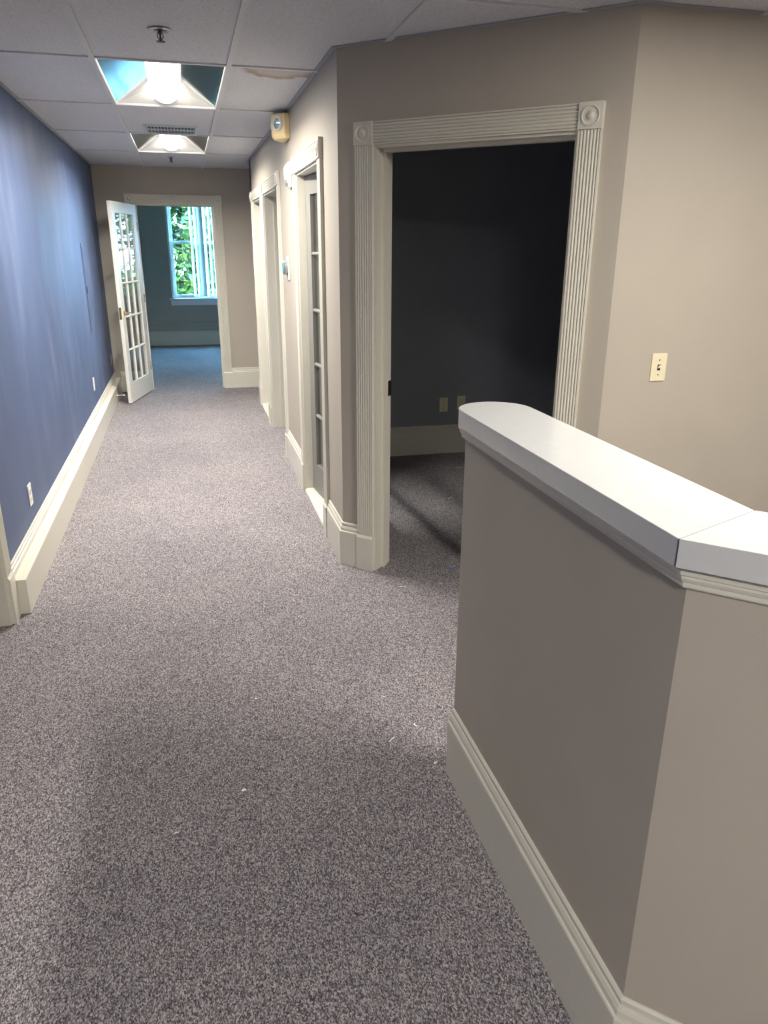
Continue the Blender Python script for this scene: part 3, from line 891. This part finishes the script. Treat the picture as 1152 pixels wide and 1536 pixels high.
# ------------------------------------------------------------------ scraps on the carpet
def scrap(x, y, length, ang_, w, mat, label, bend=0.3, lift=0.004, z0=0.0008):
    n = 6; a = math.radians(ang_); pts = []
    for i in range(n + 1):
        u = i / n - 0.5
        lx = u * length; ly = bend * length * (0.25 - u * u)
        pts.append(Vector((x + lx * math.cos(a) - ly * math.sin(a), y + lx * math.sin(a) + ly * math.cos(a), z0 + lift * (4 * (0.25 - u * u)) * 0.5)))
    mb = MB(); v = []; f = []
    for i, p in enumerate(pts):
        t = (pts[min(i + 1, n)] - pts[max(i - 1, 0)]).normalized(); s = Vector((-t.y, t.x, 0)).normalized() * w / 2
        v += [p - s, p + s, p + s + Vector((0, 0, 0.0012)), p - s + Vector((0, 0, 0.0012))]
    for i in range(n):
        for k in range(4): f.append((4 * i + k, 4 * i + (k + 1) % 4, 4 * i + 4 + (k + 1) % 4, 4 * i + 4 + k))
    f += [(0, 1, 2, 3), (4 * n, 4 * n + 1, 4 * n + 2, 4 * n + 3)]
    o = mb.add(v, f).build('paper_scrap', mat)
    return tag(o, label, 'scrap', 'scraps on the carpet')
scrap(0.926, 3.235, 0.040, -8, 0.004, 'mint', 'pale green sliver on the carpet before the angled doorway')
scrap(0.564, 2.069, 0.030, 40, 0.0035, 'mint', 'straight pale sliver on the open carpet beside the counter', 0.05)
scrap(0.053, 1.935, 0.013, 20, 0.010, 'paper', 'small square white scrap in the middle of the carpet', 0.1)
scrap(-0.149, 1.801, 0.012, 5, 0.004, 'paper', 'tiny white strip on the carpet near the square scrap', 0.1)
scrap(0.134, 2.427, 0.009, 0, 0.004, 'paper', 'white speck on bare carpet in mid corridor', 0.1)
scrap(1.234, 3.395, 0.050, -5, 0.007, 'blue_scrap', 'blue strip on the carpet at the dark doorway', 0.05)
scrap(1.126, 3.226, 0.018, 120, 0.003, 'paper', 'thin white scrap on the carpet near the blue strip')
scrap(0.672, 1.915, 0.012, 30, 0.007, 'paper', 'white crumb on the carpet against the counter base')
scrap(0.668, 2.13, 0.018, 100, 0.0035, 'paper', 'curled white scrap on the carpet past the counter end', 1.2)
scrap(0.600, 2.33, 0.014, 140, 0.003, 'paper', 'bent white shred on the carpet between counter and pier', 1.0)
scrap(0.451, 8.713, 0.030, 0, 0.008, 'paper', 'white scrap on the carpet before the end wall baseboard', 0.1)
scrap(0.422, 3.514, 0.015, 150, 0.004, 'paper', 'white shred on the carpet left of the pier base')
scrap(0.764, 3.227, 0.008, 0, 0.005, 'paper', 'white speck on the carpet below the pier plinth', 0.1)
scrap(1.042, 2.946, 0.008, 0, 0.005, 'paper', 'white speck on the carpet beside the counter end', 0.1)
scrap(1.93, 5.18, 0.040, -20, 0.004, 'paper', 'curved white shred on the dark office carpet', 0.8)
scrap(1.62, 4.5, 0.040, 15, 0.004, 'paper', 'pale shred deep inside the dark doorway on the carpet', 0.4)

# ------------------------------------------------------------------ outside
struct(MB().box(-40, 40, -20, 60, -3.2, -3.0).build('ground_outside', 'grass'))
def tree(x, y, h, rx_, rz_, nleaf, label, seed):
    rng = random.Random(seed)
    root = tag(empty('leafy_tree', (x, y, -3.0)), label, 'tree', 'trees outside the far window')
    mb = MB().tube([(x, y, -3.0), (x + 0.1, y, -1.0), (x - 0.05, y + 0.05, 1.0), (x, y, h - rz_)], [0.22, 0.17, 0.12, 0.05], 10)
    for k in range(7):
        a = rng.uniform(0, 6.28); z = rng.uniform(-0.8, h - rz_ * 1.2)
        mb.tube([(x, y, z), (x + math.cos(a) * rx_ * 0.4, y + math.sin(a) * rx_ * 0.4, z + 0.6), (x + math.cos(a) * rx_ * 0.8, y + math.sin(a) * rx_ * 0.8, z + 1.0)], [0.06, 0.04, 0.015], 6)
    mb.build('trunk', 'bark', root)
    v = []; f = []
    cl = [(x + rng.uniform(-1, 1) * rx_ * 0.75, y + rng.uniform(-1, 1) * rx_ * 0.75, h - rz_ + rng.uniform(-1, 1) * rz_ * 0.85, rng.uniform(0.35, 0.75)) for _ in range(60)]
    for i in range(nleaf):
        cx_, cy_, cz_, cr_ = rng.choice(cl)
        d_ = Vector((rng.gauss(0, 1), rng.gauss(0, 1), rng.gauss(0, 1))).normalized() * cr_ * rng.uniform(0.5, 1.0)
        p = Vector((cx_, cy_, cz_)) + d_
        a = Vector((rng.gauss(0, 1), rng.gauss(0, 1), rng.gauss(0, 1))).normalized(); b_ = a.orthogonal().normalized()
        l = rng.uniform(0.07, 0.13)
        k = len(v)
        v += [p - a * l, p + b_ * l * 0.5, p + a * l, p - b_ * l * 0.5]
        f.append((k, k + 1, k + 2, k + 3))
    o = MB().add(v, f).build('foliage', 'leaf', root, fix=False)
    o['kind'] = 'stuff'
tree(-0.4, 19.5, 3.6, 1.5, 3.2, 22000, 'leafy green tree filling the far window', 1)
tree(5.7, 19.5, 3.9, 1.5, 3.3, 16000, 'leafy green tree out of view, placed to dim the window mirrored in the door panes', 2)  # unseen tree, set there to dim the sky mirrored in the door panes
tree(1.6, 24.5, 4.6, 1.7, 4.0, 20000, 'leafy tree seen as a glimpse past the window jamb', 3)
tree(-5.2, 22.0, 3.8, 1.7, 3.3, 9000, 'leafy tree outside the window beside the doorway', 4)
